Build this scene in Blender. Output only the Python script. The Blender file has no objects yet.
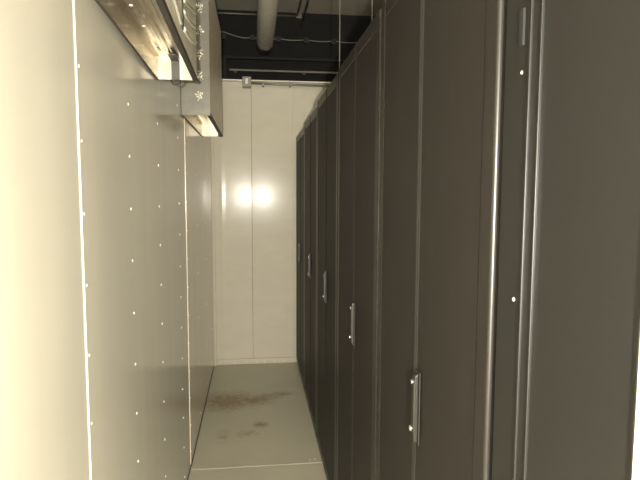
import bpy, bmesh, math, random
from mathutils import Vector, Matrix
random.seed(4)
SC = bpy.context.scene
COL = SC.collection

# ------------------------------------------------------------------ materials
def new_mat(name):
    m = bpy.data.materials.new(name); m.use_nodes = True
    nt = m.node_tree; b = nt.nodes['Principled BSDF']
    return m, nt, b

def nd(nt, typ, **kw):
    n = nt.nodes.new(typ)
    for k, v in kw.items():
        if k.startswith('i_'):
            key = k[2:]
            key = int(key) if key.isdigit() else key.replace('_', ' ')
            n.inputs[key].default_value = v
        else:
            setattr(n, k, v)
    return n

def coords(nt, scale=(1, 1, 1)):
    tc = nd(nt, 'ShaderNodeTexCoord')
    mp = nd(nt, 'ShaderNodeMapping'); mp.inputs['Scale'].default_value = scale
    nt.links.new(tc.outputs['Object'], mp.inputs['Vector'])
    return mp.outputs['Vector']

def ramp(nt, fac, stops):
    r = nd(nt, 'ShaderNodeValToRGB')
    el = r.color_ramp.elements
    while len(el) < len(stops): el.new(0.5)
    for e, (p, c) in zip(el, stops):
        e.position = p; e.color = (*c, 1) if len(c) == 3 else c
    nt.links.new(fac, r.inputs['Fac'])
    return r.outputs['Color']

def basic(name, col, rough=.5, metal=0.0, var=.06, scale=9, bump=0.0, bscale=60, stretch=(1, 1, 1), spec=.5, coat=0, coat_rough=.1, aniso=0):
    m, nt, b = new_mat(name)
    v = coords(nt, stretch)
    n = nd(nt, 'ShaderNodeTexNoise', i_Scale=scale, i_Detail=5.0)
    nt.links.new(v, n.inputs['Vector'])
    lo = tuple(c*(1-var) for c in col); hi = tuple(min(1, c*(1+var)) for c in col)
    nt.links.new(ramp(nt, n.outputs['Fac'], [(.3, lo), (.7, hi)]), b.inputs['Base Color'])
    b.inputs['Roughness'].default_value = rough; b.inputs['Metallic'].default_value = metal
    b.inputs['Specular IOR Level'].default_value = spec
    b.inputs['Coat Weight'].default_value = coat; b.inputs['Coat Roughness'].default_value = coat_rough
    b.inputs['Anisotropic'].default_value = aniso
    if bump:
        n2 = nd(nt, 'ShaderNodeTexNoise', i_Scale=bscale, i_Detail=3.0)
        nt.links.new(v, n2.inputs['Vector'])
        bp = nd(nt, 'ShaderNodeBump', i_Strength=bump, i_Distance=.002)
        nt.links.new(n2.outputs['Fac'], bp.inputs['Height'])
        nt.links.new(bp.outputs['Normal'], b.inputs['Normal'])
    return m

M = {}
M['panel'] = basic('cream_wall_panel', (.60, .565, .465), .15, var=.03, scale=2.5, stretch=(3, 3, .25), spec=.5)
M['end_panel'] = basic('cream_end_panel', (.54, .497, .40), .17, var=.03, scale=3, stretch=(2, 2, 4), spec=.10, bump=.05, bscale=2.5)
M['trim'] = basic('cream_trim', (.66, .60, .48), .35, var=.03)
M['white'] = basic('white_paint', (.86, .84, .78), .4, var=.02)
M['galv'] = basic('galvanised_steel', (.50, .45, .36), .24, metal=.85, var=.14, scale=28, bump=.03, bscale=8)
M['galv_highlit'] = basic('highlit_galvanised_steel', (.50, .44, .33), .36, metal=.5, var=.35, scale=30, stretch=(1, 1, .35))  # strong streaks stand in for flash highlights and shadow pattern on the end plates
M['steel'] = basic('polished_steel', (.85, .82, .74), .22, metal=.9, var=.04)
M['rivet'] = basic('rivet_steel', (.86, .82, .72), .3, metal=.4, var=.04)
M['gasket'] = basic('dark_gasket', (.045, .038, .03), .55, var=.1)
M['strap'] = basic('dull_grey_strap', (.045, .04, .03), .45, metal=.3, var=.1)
M['black'] = basic('black_rubber', (.012, .011, .010), .5, var=.1)
M['rack'] = basic('rack_dark_paint', (.0165, .0142, .012), .38, var=.08, scale=6, bump=.05, bscale=400, spec=.5)
M['grey'] = basic('charcoal_paint', (.012, .0117, .0103), .40, var=.06, scale=3, bump=.05, bscale=300, spec=.5)
M['handle'] = basic('handle_grey_metal', (.030, .0275, .023), .40, metal=.3, var=.08)
M['pipe'] = basic('grey_duct_sheet', (.86, .79, .64), .34, metal=.1, var=.1, scale=14)
M['conduit'] = basic('conduit_zinc', (.20, .185, .15), .4, metal=.4, var=.1)
M['ceil'] = basic('ceiling_board', (.60, .55, .43), .8, var=.06, scale=5)
M['dark'] = basic('black_insulation', (.0115, .010, .0085), .85, var=.25, scale=4, bump=.3, bscale=30)
M['girt'] = basic('dark_girt', (.014, .012, .01), .7, var=.1)
M['plastic'] = basic('pale_plastic', (.66, .62, .54), .4, var=.03)
M['joint'] = basic('floor_joint_sheet', (.42, .385, .30), .38, var=.06, scale=12)
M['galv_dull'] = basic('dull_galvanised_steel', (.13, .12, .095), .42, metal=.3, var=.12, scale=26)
M['panel_far_lit'] = basic('cream_far_panel_lit', (.78, .70, .57), .16, var=.05, scale=3, stretch=(3, 9, .15), spec=.8)  # lighter streaked panel copy, with the end wall's reflection put into its colour
M['glint_bead'] = basic('glint_steel', (.95, .90, .74), .25, metal=.4, var=.04)  # near-white for the reflections built as beads; fastener clusters share it
M['galv_sheen'] = basic('sheen_galvanised_sheet', (.86, .79, .63), .42, metal=.25, var=.12, scale=18)  # side of nearer box: reflected light put into a paler base colour
M['hinge'] = basic('hinge_black', (.006, .006, .005), .75)
M['galv_sheen_far'] = basic('far_sheen_galvanised_sheet', (.80, .71, .55), .38, metal=.25, var=.12, scale=18)  # side of farther box: same steel, a little less reflected light in its colour
M['box'] = basic('grey_box', (.20, .185, .15), .45, metal=.3, var=.08)

def perforated():
    m, nt, b = new_mat('perforated_door_sheet')
    tc = nd(nt, 'ShaderNodeTexCoord'); sp = nd(nt, 'ShaderNodeSeparateXYZ')
    nt.links.new(tc.outputs['Object'], sp.inputs['Vector'])
    def math_(op, a, c=None):
        n = nd(nt, 'ShaderNodeMath', operation=op)
        for i, s in enumerate((a, c)):
            if s is None: continue
            if isinstance(s, (int, float)): n.inputs[i].default_value = s
            else: nt.links.new(s, n.inputs[i])
        return n.outputs[0]
    P = .0062
    u = math_('MULTIPLY', sp.outputs['Y'], math.pi/P)
    w = math_('MULTIPLY', sp.outputs['Z'], math.pi/P)
    s = math_('MULTIPLY', math_('SINE', math_('ADD', u, w)), math_('SINE', math_('SUBTRACT', u, w)))
    a = math_('ABSOLUTE', s)
    c = ramp(nt, a, [(.18, (.038, .033, .0275)), (.45, (.008, .0068, .0056))])
    n = nd(nt, 'ShaderNodeTexNoise', i_Scale=5.0, i_Detail=4.0)
    mp = nd(nt, 'ShaderNodeMapping'); mp.inputs['Scale'].default_value = (1, 6, 1)
    nt.links.new(tc.outputs['Object'], mp.inputs['Vector']); nt.links.new(mp.outputs['Vector'], n.inputs['Vector'])
    mx = nd(nt, 'ShaderNodeMixRGB', blend_type='MULTIPLY', i_Fac=1.0)
    nt.links.new(c, mx.inputs[1]); nt.links.new(ramp(nt, n.outputs['Fac'], [(.3, (.85, .85, .85)), (.7, (1, 1, 1))]), mx.inputs[2])
    nt.links.new(mx.outputs[0], b.inputs['Base Color'])
    b.inputs['Roughness'].default_value = .55
    b.inputs['Specular IOR Level'].default_value = .2
    bp = nd(nt, 'ShaderNodeBump', i_Strength=.25, i_Distance=.001); bp.invert = True
    nt.links.new(a, bp.inputs['Height']); nt.links.new(bp.outputs['Normal'], b.inputs['Normal'])
    return m
M['perf'] = perforated()

def floor_mat():
    m, nt, b = new_mat('floor_sheet_with_rust_stains')
    v = coords(nt)
    n = nd(nt, 'ShaderNodeTexNoise', i_Scale=3.0, i_Detail=6.0); nt.links.new(v, n.inputs['Vector'])
    base = ramp(nt, n.outputs['Fac'], [(.3, (.41, .385, .29)), (.7, (.46, .43, .325))])
    # brown spill marks, each an irregular blot of its own
    spots = [(-.20, 3.80, .15, .12, .9), (-.01, 3.80, .10, .075, .85), (.10, 3.86, .09, .06, .7), (.20, 3.90, .08, .05, .7),
             (.03, 3.38, .035, .03, .9), (-.05, 3.26, .06, .05, .6), (-.20, 3.24, .05, .12, .5), (-.06, 2.97, .03, .03, .4), (-.06, 4.12, .14, .05, .3)]
    tot = None
    nz = nd(nt, 'ShaderNodeTexNoise', i_Scale=24.0, i_Detail=8.0, i_Roughness=.72); nt.links.new(v, nz.inputs['Vector'])
    for (x, y, rx, ry, k) in spots:
        mp = nd(nt, 'ShaderNodeMapping'); mp.vector_type = 'TEXTURE'
        mp.inputs['Location'].default_value = (x, y, 0); mp.inputs['Scale'].default_value = (rx, ry, 1)
        nt.links.new(v, mp.inputs['Vector'])
        ln = nd(nt, 'ShaderNodeVectorMath', operation='LENGTH'); nt.links.new(mp.outputs['Vector'], ln.inputs[0])
        mr = nd(nt, 'ShaderNodeMapRange'); mr.inputs[1].default_value = 0; mr.inputs[2].default_value = 3.0
        mr.inputs[3].default_value = k; mr.inputs[4].default_value = 0
        nt.links.new(ln.outputs['Value'], mr.inputs[0])
        if tot is None: tot = mr.outputs[0]
        else:
            a = nd(nt, 'ShaderNodeMath', operation='MAXIMUM'); nt.links.new(tot, a.inputs[0]); nt.links.new(mr.outputs[0], a.inputs[1]); tot = a.outputs[0]
    mu = nd(nt, 'ShaderNodeMath', operation='MULTIPLY'); nt.links.new(tot, mu.inputs[0]); nt.links.new(nz.outputs['Fac'], mu.inputs[1])
    fac = ramp(nt, mu.outputs[0], [(.17, (0, 0, 0)), (.38, (.85, .85, .85))])
    mx = nd(nt, 'ShaderNodeMixRGB'); nt.links.new(fac, mx.inputs[0]); nt.links.new(base, mx.inputs[1])
    mx.inputs[2].default_value = (.22, .14, .05, 1)
    nt.links.new(mx.outputs[0], b.inputs['Base Color'])
    b.inputs['Roughness'].default_value = .42
    return m
M['floor'] = floor_mat()

# ------------------------------------------------------------------ mesh helpers
def box(bm, a, b_):
    x0, y0, z0 = a; x1, y1, z1 = b_
    vs = [bm.verts.new(p) for p in ((x0,y0,z0),(x1,y0,z0),(x1,y1,z0),(x0,y1,z0),(x0,y0,z1),(x1,y0,z1),(x1,y1,z1),(x0,y1,z1))]
    for f in ((3,2,1,0),(4,5,6,7),(0,1,5,4),(1,2,6,5),(2,3,7,6),(3,0,4,7)):
        bm.faces.new([vs[i] for i in f])

def tube(bm, pts, r, n=12, cap=True):
    pts = [Vector(p) for p in pts]; rings = []
    for i, p in enumerate(pts):
        t = (pts[min(i+1, len(pts)-1)] - pts[max(i-1, 0)]).normalized()
        up = Vector((0, 0, 1)) if abs(t.z) < .9 else Vector((0, 1, 0))
        s = t.cross(up).normalized(); u = s.cross(t)
        rings.append([bm.verts.new(p + (s*math.cos(2*math.pi*k/n) + u*math.sin(2*math.pi*k/n))*r) for k in range(n)])
    for a, b_ in zip(rings, rings[1:]):
        for k in range(n):
            bm.faces.new([a[k], a[(k+1) % n], b_[(k+1) % n], b_[k]])
    if cap:
        bm.faces.new(rings[0][::-1]); bm.faces.new(rings[-1])

def prism(bm, prof, axis_pts):
    """prof: list of 2-D points (u,v); axis_pts: two functions mapping (u,v) to 3-D at both ends"""
    A = [bm.verts.new(axis_pts[0](u, v)) for u, v in prof]; B = [bm.verts.new(axis_pts[1](u, v)) for u, v in prof]
    n = len(prof)
    for k in range(n): bm.faces.new([A[k], A[(k+1) % n], B[(k+1) % n], B[k]])
    bm.faces.new(A[::-1]); bm.faces.new(B)

def obj(name, bm, m, parent=None, bevel=0, seg=2, smooth=False, recalc=True):
    if recalc: bmesh.ops.recalc_face_normals(bm, faces=bm.faces)
    me = bpy.data.meshes.new(name); bm.to_mesh(me); bm.free()
    o = bpy.data.objects.new(name, me); COL.objects.link(o)
    me.materials.append(M[m])
    if smooth:
        for p in me.polygons: p.use_smooth = True
    if bevel:
        md = o.modifiers.new('edge', 'BEVEL'); md.width = bevel; md.segments = seg; md.limit_method = 'ANGLE'; md.angle_limit = .6
        for p in me.polygons: p.use_smooth = True
        md.harden_normals = True
    if parent: o.parent = parent
    return o

def boxes(name, lst, m, parent=None, **kw):
    bm = bmesh.new()
    for a, b_ in lst: box(bm, a, b_)
    return obj(name, bm, m, parent, **kw)

def thing(name, label, cat, loc=(0, 0, 0), group=None):
    o = bpy.data.objects.new(name, None); COL.objects.link(o); o.location = loc; o.empty_display_size = .1
    return tag(o, label, cat, group)

def tag(o, label, cat, group=None):
    o['label'] = label; o['category'] = cat
    if group: o['group'] = group
    return o

def struct(o, label):
    o['kind'] = 'structure'; o['label'] = label
    return o

# ------------------------------------------------------------------ key measures (metres; camera stands at x=0, y=0)
XL, XR, YE, HC = -.3546, .3547, 4.635, 1.5
WH = 2.412                     # height of the aisle's walls
FY, CZ = 6.5, 3.585            # far black wall and ceiling of the hall

# ------------------------------------------------------------------ the setting
struct(boxes('floor', [((-1.6, -2.2, -.08), (3.2, FY, 0))], 'floor'), 'greenish grey sheet floor with brown stains')
struct(boxes('ceiling', [((-1.6, -2.2, CZ), (3.2, FY, CZ+.08))], 'ceil'), 'tan ceiling high above the aisle')
far = boxes('wall_far', [((-1.6, FY, 0), (3.2, FY+.1, CZ))], 'dark')
struct(far, 'black wall beyond the end of the aisle, above the cream end wall')

struct(boxes('wall_right', [((3.2, -2.2, 0), (3.3, FY+.1, CZ))], 'dark'), 'dark outer wall of the hall behind the racks')
struct(boxes('wall_outer', [((-1.7, -2.2, 0), (-1.6, FY+.1, CZ))], 'dark'), 'dark outer wall of the hall behind the cream left wall')
# left wall: three overlapping sheet panels; each further sheet stands a little proud of the nearer one
def left_sheet(name, y0, y1, x, label, m='panel'):
    o = boxes(name, [((XL-.06, y0, 0), (x, y1, WH))], m, bevel=.0015)
    return struct(o, label)
SEAM1, SEAM2 = 1.172, 2.895
wl = left_sheet('wall_left', -1.4, SEAM1, XL-.0028, 'bright cream sheet of the left wall nearest the camera')
wm = left_sheet('wall_left', SEAM1+.0005, SEAM2, XL, 'glossy cream middle sheet of the left wall with a grid of screws')
wr = left_sheet('wall_left', SEAM2+.0005, YE, XL+.0025, 'narrow far sheet of the left wall, next to the end wall', 'panel_far_lit')

def dome(name, r, h, m):
    bm = bmesh.new(); n = 12; prev = None
    prof = [(1, 0), (.96, .35), (.78, .72), (.45, .94)]
    rings = []
    for rr, hh in prof:
        rings.append([bm.verts.new((hh*h, r*rr*math.cos(2*math.pi*k/n), r*rr*math.sin(2*math.pi*k/n))) for k in range(n)])
    top = bm.verts.new((h, 0, 0))
    for a, b_ in zip(rings, rings[1:]):
        for k in range(n): bm.faces.new([a[k], a[(k+1) % n], b_[(k+1) % n], b_[k]])
    for k in range(n): bm.faces.new([rings[-1][k], rings[-1][(k+1) % n], top])
    bm.faces.new(rings[0][::-1])
    return obj(name, bm, m, smooth=True)

screw0 = dome('screw_head', .0050, .0032, 'rivet')
screw_dull = dome('screw_head', .0050, .0032, 'panel')
screw_dull.location = (XL, SEAM1+.014, 1.446+.006-.152*8); screw_dull.scale = (.75,)*3; screw_dull.parent = wm
first = [True]
def screw(parent, loc, rotz=0, scale=1, src=screw0, m=None):
    if first[0] and src is screw0: o = src; first[0] = False
    else:
        o = src.copy(); COL.objects.link(o)
    o.parent = parent; o.location = loc; o.rotation_euler = (0, 0, rotz); o.scale = (scale,)*3
    return o
rows = [1.446+.152*k for k in range(-9, 6)]
for z in rows:
    if .28 < z < 2.2: screw(wm, (XL, SEAM1+.014, z+.006), scale=.75, src=screw_dull)
for y, ks in ((1.622, None), (2.094, None), (2.637, None)):
    for z in rows:
        top = 1.86 if y < 2.12 else 2.35
        if z < top and z > (.35 if y < 2 else .05): screw(wm, (XL, y, z+random.uniform(-.004, .004)), scale=1.0 if y > 2 else .9)
for z in rows:
    if z < 1.84: screw(wr, (XL+.0025, SEAM2+.012, z), scale=.8)
for y in (3.42, 3.98, 4.45):
    for z in rows[::2]:
        if z < 1.84: screw(wr, (XL+.0025, y, z+random.uniform(-.03, .03)), scale=.75)

# end wall: two slightly dished sheets meeting at a seam, with trims
def end_sheet(name, x0, x1, y_at, label):
    bm = bmesh.new(); NX, NZ = 80, 6; g = []
    for j in range(NZ+1):
        z = WH*j/NZ
        g.append([bm.verts.new((x0+(x1-x0)*i/NX, y_at(x0+(x1-x0)*i/NX, z), z)) for i in range(NX+1)])
    for j in range(NZ):
        for i in range(NX): bm.faces.new([g[j][i], g[j][i+1], g[j+1][i+1], g[j+1][i]])
    # thickness: a back sheet and a rim with vertices of their own, so that the front stays evenly shaded
    top = [(v.co.x, v.co.y) for v in g[0]]; tup = [(v.co.x, v.co.y) for v in g[NZ]]
    fl = [bm.verts.new((x, y, 0)) for x, y in top]; bl = [bm.verts.new((x, YE+.08, 0)) for x, y in top]
    fu = [bm.verts.new((x, y, WH)) for x, y in tup]; bu = [bm.verts.new((x, YE+.08, WH)) for x, y in tup]
    for i in range(NX):
        bm.faces.new([fl[i], bl[i], bl[i+1], fl[i+1]]); bm.faces.new([fu[i+1], bu[i+1], bu[i], fu[i]])
        bm.faces.new([bl[i+1], bl[i], bu[i], bu[i+1]])
    bm.faces.new([fl[0], fu[0], bu[0], bl[0]]); bm.faces.new([fl[NX], bl[NX], bu[NX], fu[NX]])
    return struct(obj(name, bm, 'end_panel', smooth=False, recalc=False), label)
TZ = .002
XS = -.0155
def ya(x, z): return YE + .012 + .013*(x+.06) - .0012*math.exp(-((x+.27)/.02)**2) - TZ*(z-1.2)
def yb(x, z): return YE + .012 - .015*(x-.069) - TZ*(z-1.2)
for o in (end_sheet('wall_end', XL-.02, XS-.0012, ya, 'left cream sheet of the end wall with a bright glint'),
          end_sheet('wall_end', XS+.0012, 1.4, yb, 'right cream sheet of the end wall with a bright glint')):
    for p in o.data.polygons: p.use_smooth = abs(p.normal.y) > .9
struct(boxes('trim_2', [((XL+.003, YE-.022, 0), (XL+.026, YE+.02, WH)), ((XL+.003, YE-.05, 0), (XL+.0075, YE-.022, WH))], 'end_panel', bevel=.0015), 'angle trim in the corner of left wall and end wall')
struct(boxes('trim_1', [((.331, YE+.003, .048), (.345, YE+.02, WH))], 'end_panel', bevel=.0015), 'trim down the right edge of the end wall')
bb = struct(boxes('baseboard_end', [((XL+.027, YE-.004, 0), (.35, YE+.03, .046))], 'end_panel', bevel=.002), 'cream baseboard of the end wall')
for x in (-.30, -.175, -.075, .01, .085, .17, .26): screw(bb, (x, YE-.004, .022), rotz=-math.pi/2, scale=.7)
struct(boxes('trim_3', [((XL+.006, YE-.035, WH), (1.4, YE+.09, WH+.012))], 'trim', bevel=.002), 'capping along the top of the end wall')
# floor joint
tr = struct(boxes('trim_4', [((XL+.006, 2.85, 0), (XR+.02, 2.925, .003))], 'joint', bevel=.001), 'flat joint strip across the floor')
screw(tr, (.30, 2.88, .003), scale=.8).rotation_euler = (0, -math.pi/2, 0)
screw(tr, (.33, 2.89, .003), scale=.8).rotation_euler = (0, -math.pi/2, 0)
struct(boxes('baseboard_left', [((XL+.003, SEAM2, 0), (XL+.0065, YE-.05, .008)), ((XL+.0003, SEAM1, 0), (XL+.003, SEAM2+.0005, .008))], 'gasket'), 'dark sealant line at the foot of the left wall')
# white jamb at the right
struct(boxes('trim_5', [((.352, .05, 0), (.52, .449, 2.6))], 'white', bevel=.003), 'white painted jamb at the right edge, beside the charcoal cabinet')

# ------------------------------------------------------------------ server racks
P, DEP = .757, 1.0
def make_rack(H):
    """near edge at y=0, door face at x=0, floor z=0"""
    t = thing('server_rack', '', 'server rack')
    boxes('body', [((.022, .003, .0), (DEP, P-.003, H))], 'rack', t, bevel=.004)
    boxes('plinth', [((.012, .004, .0), (.022, P-.004, .045))], 'rack', t, bevel=.003)
    mid = P/2; z0, z1 = .05, H-.006
    for k, (y0, y1) in enumerate(((.006, mid-.0015), (mid+.0015, P-.006))):
        so = .046; si = .012          # outer and inner stile
        ya_, yb_ = (y0+so, y1-si) if k == 0 else (y0+si, y1-so)
        lst = [((0, y0, z0), (.02, ya_, z1)), ((0, yb_, z0), (.02, y1, z1)), ((.0006, ya_, z0), (.0194, yb_, z0+.05)), ((.0006, ya_, z1-.05), (.0194, yb_, z1))]
        d = boxes('door', lst, 'rack', t, bevel=.007, seg=4)
        boxes('perforated_sheet', [((.0025, ya_-.002, z0+.048), (.006, yb_+.002, z1-.048))], 'perf', d)
        if k == 0:
            hy = mid-.034
            h = boxes('handle', [((-.003, hy-.014, .948), (0, hy+.014, 1.112))], 'handle', d, bevel=.0012)
            h['label'] = 'grey metal swing handle'
            bm = bmesh.new()
            prism(bm, [(-.003, .952), (-.012, .957), (-.0145, .99), (-.0145, 1.085), (-.012, 1.104), (-.003, 1.109)], (lambda u, v: (u, hy-.010, v), lambda u, v: (u, hy+.007, v)))
            obj('lever', bm, 'handle', h, bevel=.003, seg=3)
            bm = bmesh.new(); tube(bm, [(-.0165, hy+.010, .979), (-.003, hy+.010, .979)], .0065, 14)
            l = obj('lock', bm, 'steel', h, bevel=.001); l['label'] = 'shiny round lock barrel'
            bm = bmesh.new(); tube(bm, [(-.0165, hy+.003, 1.087), (-.003, hy+.003, 1.087)], .005, 14)
            obj('pivot', bm, 'steel', h, bevel=.001)
        for hz in (.30, H/2, H-.30):
            yy = y0 if k == 0 else y1
            bm = bmesh.new(); tube(bm, [(.021, yy, hz-.03), (.021, yy, hz+.03)], .005, 10)
            obj('hinge', bm, 'rack', d, smooth=False)
    return t

racks = [(.765, 2.024, 'nearest dark perforated double-door server rack, beside the charcoal cabinet, with the largest grey handle'),
         (.765+P, 2.020, 'second dark server rack from the camera, directly behind the nearest rack'),
         (.765+2*P, 2.008, 'third dark server rack from the camera, in the middle of the row'),
         (.765+3*P, 1.984, 'fourth dark server rack from the camera, second from the end wall'),
         (.765+4*P, 1.962, 'last and lowest dark server rack, standing against the cream end wall')]
for y, h, lab in racks:
    r = make_rack(h); r.location = (XR, y, 0)
    r['label'] = lab; r['group'] = 'server racks along the right of the aisle'

# charcoal end cabinet with flat door, nearest on the right
c = thing('equipment_cabinet', 'plain charcoal flat-fronted cabinet at the right, between the racks and white jamb', 'cabinet', (XR, 0, 0))
CH = 2.06
boxes('body', [((.012, .452, 0), (1.0, .762, CH))], 'grey', c, bevel=.003)
post = boxes('frame_post', [((.003, .683, .0), (.012, .752, CH))], 'grey', c, bevel=.003)
boxes('hinge', [((-.001, .694, 1.694), (.003, .705, 1.742))], 'hinge', c, bevel=.001)
screw(post, (.003, .7005, 1.352), rotz=math.pi, scale=.6)
screw(post, (.003, .7005, 1.66), rotz=math.pi, scale=.5)
screw(post, (.003, .7005, 1.775), rotz=math.pi, scale=.5)
d = boxes('door', [((.002, .454, .03), (.012, .648, CH-.01))], 'grey', c, bevel=.0015)
fl = boxes('flange', [((-.0015, .646, .03), (.012, .6490, CH-.01)), ((-.0015, .6725, .03), (.012, .6755, CH-.01)), ((.0015, .6495, .03), (.012, .6725, CH-.01))], 'grey', d, bevel=.001, seg=3)

# ------------------------------------------------------------------ galvanised trunking boxes on the left wall
def trunking(label, x0, x1, y0, y1, z0, z1, rec, side='galv_sheen'):
    t = thing('trunking_box', label, 'metal trunking', (x0, y0, z0))
    W, L, H = x1-x0, y1-y0, z1-z0; th = .003
    boxes('side_panel', [((W-th, 0, 0), (W, L, H))], side, t, bevel=.001)
    boxes('shell', [((0, 0, 0), (th, L, H)), ((0, 0, H-th), (W, L, H)), ((th, L-th, rec), (W-th, L, H))], 'galv', t, bevel=.001)
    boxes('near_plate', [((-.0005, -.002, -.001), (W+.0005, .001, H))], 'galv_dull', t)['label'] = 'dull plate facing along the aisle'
    # underside with folded ridges running lengthwise
    bm = bmesh.new()
    prof = [(th, rec+.004)]
    n = 4; wf = (W-2*th)/n
    for k in range(n):
        u = th+k*wf
        prof += [(u+wf*.18, rec), (u+wf*.38, rec-.007), (u+wf*.62, rec-.007), (u+wf*.82, rec)]
    prof += [(W-th, rec+.004), (W-th, rec+.006), (th, rec+.006)]
    prism(bm, prof, (lambda u, v: (u, th, v), lambda u, v: (u, L-th, v)))
    obj('underside', bm, 'galv', t)
    e = boxes('end_plate', [((th, L-.004, 0), (W-th, L-.0005, rec+.002))], 'galv_highlit', t, bevel=.0006)
    e['label'] = 'end plate with painted highlights'
    boxes('lip', [((W-.014, 0, -.003), (W+.001, L, 0)), ((W-.001, 0, 0), (W+.001, L, .012)), ((0, 0, -.003), (.006, L, 0))], 'gasket', t, bevel=.0005)
    return t, W, L, H

A_Y0, A_Y1, A_Z = .55, 2.11, 1.915
ta, W, L, H = trunking('galvanised trunking box high on the left wall, nearer one, with dark strap and curved reflections built as beads', XL+.001, -.209, A_Y0, A_Y1, A_Z, 2.62, .082)
ta.rotation_euler = (0, 0, .0167); ta.location.x += (A_Y1-A_Y0)*.0167
s = boxes('strap', [((.053, L-.012, -.002), (.083, L-.004, .082)), ((.053, L-.10, .066), (.083, L-.012, .071))], 'strap', ta, bevel=.001); s['label'] = 'dull dark strap'
boxes('joint_strip', [((W, 1.618-A_Y0, .05), (W+.004, 1.642-A_Y0, H))], 'gasket', ta, bevel=.001)
# curved reflections on the side facing the aisle, built as bright raised beads
def glint_bead(pts, r):
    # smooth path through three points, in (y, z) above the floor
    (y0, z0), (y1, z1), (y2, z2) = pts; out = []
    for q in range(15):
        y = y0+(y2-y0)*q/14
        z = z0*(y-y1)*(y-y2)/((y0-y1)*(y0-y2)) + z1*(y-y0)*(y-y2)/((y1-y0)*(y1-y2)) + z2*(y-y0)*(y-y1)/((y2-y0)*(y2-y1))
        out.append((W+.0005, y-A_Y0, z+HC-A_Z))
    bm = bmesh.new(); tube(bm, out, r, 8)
    obj('glint_bead', bm, 'glint_bead', ta, smooth=True)['label'] = 'bright curved reflection built as a raised bead'
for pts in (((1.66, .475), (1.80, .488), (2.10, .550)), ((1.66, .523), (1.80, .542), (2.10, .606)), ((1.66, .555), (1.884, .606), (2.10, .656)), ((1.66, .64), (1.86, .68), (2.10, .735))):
    glint_bead(pts, .0065)
glint_bead(((1.38, .49), (1.49, .480), (1.60, .468)), .006)
glint_bead(((1.30, .56), (1.45, .555), (1.60, .545)), .005)
for y in (.95, 1.13, 1.35):
    o = screw(ta, (.03, y, .068), scale=1.1); o.rotation_euler = (0, math.pi/2, 0)

tb, W, L, H = trunking('galvanised trunking box farther along the left wall, with a column of bright fastener clusters', XL+.003, -.213, 2.78, 3.84, 1.879, 2.585, .08, side='galv_sheen_far')
boxes('strap', [((W-.03, L-.012, -.002), (W-.016, L-.004, .076))], 'strap', tb, bevel=.001)
for k, (x, z) in enumerate(((-.254, .897), (-.256, .785), (-.258, .675), (-.258, .567), (-.261, .472))):
    x = x-(XL+.006); z = z+HC-1.879
    bm = bmesh.new()
    for q in range(11):
        a = q*2.4+k; rr = .005+.0014*q
        cx, cz = x+rr*math.cos(a)*.9, z+rr*1.35*math.sin(a)
        sx = random.uniform(.003, .006)
        mt = Matrix.Translation((cx, -.003, cz)) @ Matrix.Rotation(random.uniform(0, 3), 4, 'Y') @ Matrix.Rotation(random.uniform(-.5, .5), 4, 'X') @ Matrix.Diagonal((sx, .006, sx*1.9, 1))
        bmesh.ops.create_cube(bm, size=1.0, matrix=mt)
    obj('fastener_cluster', bm, 'glint_bead', tb, bevel=.0008)['label'] = 'bright cluster of bent metal tabs'

# loop of black cable under the nearer box
bm = bmesh.new()
cx, cz, r = XL+.001+.068, A_Z-.001, .0165
tube(bm, [(cx+r*math.cos(a), A_Y1-.0055, cz+1.0*r*math.sin(a)) for a in [math.pi+math.pi*k/16 for k in range(17)]], .0034, 10)
tag(obj('cable_loop', bm, 'black', smooth=True), 'small black cable loop hanging below the end of the nearer trunking box', 'cable')

# ------------------------------------------------------------------ top of the end wall
j = thing('junction_box', 'small grey junction box at the top of the cream end wall', 'junction box', (-.05, YE-.036, 2.36))
boxes('housing', [((-.036, -.035, 0), (.036, .047, .082))], 'box', j, bevel=.003)
cv = boxes('cover', [((-.011, -.038, .022), (.009, -.034, .066))], 'plastic', j, bevel=.001); cv['label'] = 'pale centre of the cover'
bm = bmesh.new(); tube(bm, [(-.013, YE-.046, 2.392), (.2, YE-.046, 2.388), (1.2, YE-.046, 2.388)], .009, 10)
cd = tag(obj('conduit_pipe', bm, 'conduit', smooth=True), 'thin metal conduit running right from junction box along end wall top', 'conduit')
bm = bmesh.new()
for x in (.085, .31): boxes('pipe_clip', [((x-.008, YE-.057, 2.374), (x+.008, YE+.012, 2.40))], 'box', cd, bevel=.001)

# ------------------------------------------------------------------ upper space beyond
# round duct hung under the ceiling, open end beyond the end wall
dz = 2.93
dt = thing('round_duct', 'pale round duct hanging under the ceiling above the end wall', 'duct', (.118, 5.5, dz))
bm = bmesh.new(); R_ = .081
tube(bm, [(0, -3.4+.2*k, 0) for k in range(18)], R_, 36)
obj('duct_pipe', bm, 'pipe', dt, smooth=True).data.polygons[-1].use_smooth = False
for y in (-1.7, -2.9):
    bm = bmesh.new(); tube(bm, [(0, y-.01, 0), (0, y+.01, 0)], R_+.003, 36)
    tube(bm, [(0, y, R_), (0, y, CZ-dz)], .004, 8)
    obj('hanger', bm, 'conduit', dt)
# hanger rods over the racks
for (px, py, lab) in ((.505, 3.2, 'thin vertical hanger rod above the rack row, the longer one, left of the other'), (.62, 2.85, 'thin vertical hanger rod above the rack row, the short bit at the top edge')):
    bm = bmesh.new(); tube(bm, [(px, py, 2.009 if py < 3.03 else 1.985), (px, py, CZ)], .0034, 8)
    tag(obj('hanger_rod', bm, 'conduit'), lab, 'rod', 'hanger rods above the racks')
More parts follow.
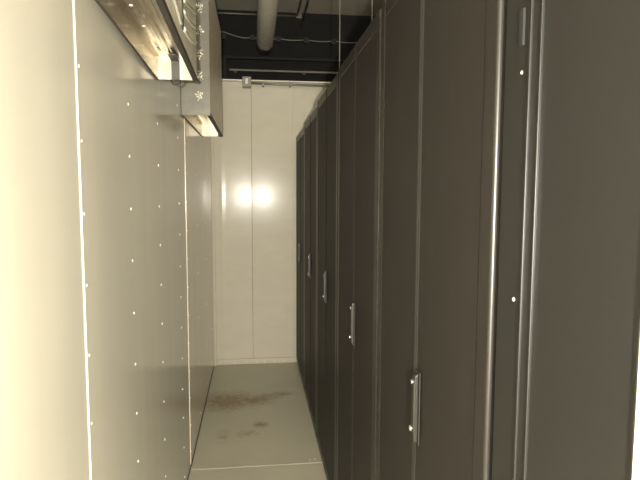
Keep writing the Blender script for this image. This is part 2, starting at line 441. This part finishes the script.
# ceiling conduit along the black wall
cc = thing('ceiling_conduit', 'bright conduit along the top of the black wall, crossing behind the round duct', 'conduit', (0, FY-.05, CZ-.055))
bm = bmesh.new(); tube(bm, [(-1.0, 0, 0), (.52, 0, 0)], .011, 10); obj('pipe', bm, 'conduit', cc, smooth=True)
boxes('end_fitting', [((.50, -.03, -.03), (.57, .05, .03))], 'box', cc, bevel=.004)
for x, ye, z, lab in ((.515, 6.42, 3.53, 'left and shorter of the two grey conduits running towards the black wall'), (.56, 6.5, 3.42, 'right and lower of the two grey conduits running towards the black wall')):
    bm = bmesh.new(); tube(bm, [(x, 3.4, z), (x, ye, z)], .013, 10)
    oc = tag(obj('overhead_conduit', bm, 'pipe', smooth=True), lab, 'conduit', 'overhead conduits by the black wall')
    for y in (3.6, 5.2):
        bm = bmesh.new(); tube(bm, [(x, y, z), (x, y, CZ)], .004, 8); obj('hanger', bm, 'box', oc)
# cable swagged along the black wall on clips
pts = []; xs = [-.75, -.33, .00, .30, .62, .95, 1.28, 1.9]
zc = 3.275
for a, b_ in zip(xs, xs[1:]):
    for k in range(8):
        f = k/8; pts.append((a+(b_-a)*f, FY-.03, zc-.012*math.sin(math.pi*f) - .005*a + max(0, -.1-(a+(b_-a)*f))*.22))
bm = bmesh.new(); tube(bm, pts, .008, 8)
sw = tag(obj('wall_cable', bm, 'conduit', smooth=True), 'grey cable sagging between clips across the black wall', 'cable')
for x in xs[1:-1]: boxes('cable_clip', [((x-.03, FY-.045, zc-.035-.01*x), (x+.03, FY-.001, zc+.03-.01*x))], 'black', sw, bevel=.003)
# lower rail
rl = thing('wall_rail', 'pale metal rail low on the black wall just above the end wall', 'rail', (0, FY, 2.90))
boxes('rail', [((-.27, -.06, -.011), (2.2, -.02, .011))], 'conduit', rl, bevel=.003)
for x in (-.2, .6, 1.6): boxes('bracket', [((x-.015, -.02, -.02), (x+.015, 0, .02))], 'box', rl)
gr = boxes('girt', [((-1.4, FY-.05, 3.03), (2.6, FY, 3.06))], 'girt', bevel=.003)
tag(gr, 'dark horizontal girt on the black wall between cable and rail', 'girt')
pp = boxes('wall_post', [((-.36, FY-.06, 2.3), (-.30, FY, 3.05))], 'girt', bevel=.004)
tag(pp, 'dark upright post on the black wall at the left end of the rail', 'post')

# ------------------------------------------------------------------ camera
F_PX = 538.7
Fv = Vector((0.12138233, 0.98859559, -0.08913525)); Rv = Vector((0.99257594, -0.12158512, 0.00317113)); Uv = Vector((0.00770256, 0.08885843, 0.99601448))
cam = bpy.data.cameras.new('camera'); co = bpy.data.objects.new('camera', cam); COL.objects.link(co)
cam.sensor_width = 36; cam.sensor_fit = 'HORIZONTAL'; cam.lens = F_PX/640*36; cam.clip_start = .01
mt = Matrix((Rv, Uv, -Fv)).transposed().to_4x4(); mt.translation = Vector((0, 0, HC)); co.matrix_world = mt
SC.camera = co

# ------------------------------------------------------------------ light
def lamp(name, typ, loc, energy, color, **kw):
    l = bpy.data.lights.new(name, typ); l.energy = energy; l.color = color
    for k, v in kw.items(): setattr(l, k, v)
    o = bpy.data.objects.new(name, l); COL.objects.link(o); o.location = loc
    return o
WARM = (1, .96, .85)
lamp('flash', 'POINT', (.0, -.8, 1.40), 475, WARM, shadow_soft_size=.022)
a = lamp('fill_lamp', 'AREA', (.12, -.3, 3.42), 12, WARM, shape='RECTANGLE', size=1.0, size_y=.6)  # unseen fill added to lift walls and floor; no known fixture
a.rotation_euler = (math.radians(64), 0, 0)
w = bpy.data.worlds.new('world'); SC.world = w; w.use_nodes = True
bg = w.node_tree.nodes['Background']; bg.inputs['Color'].default_value = (1, .96, .86, 1); bg.inputs['Strength'].default_value = 1.25

vs = SC.view_settings
SC.display_settings.display_device = 'sRGB'
vs.view_transform = 'Standard'; vs.look = 'None'; vs.exposure = .27; vs.gamma = 1; vs.use_curve_mapping = False
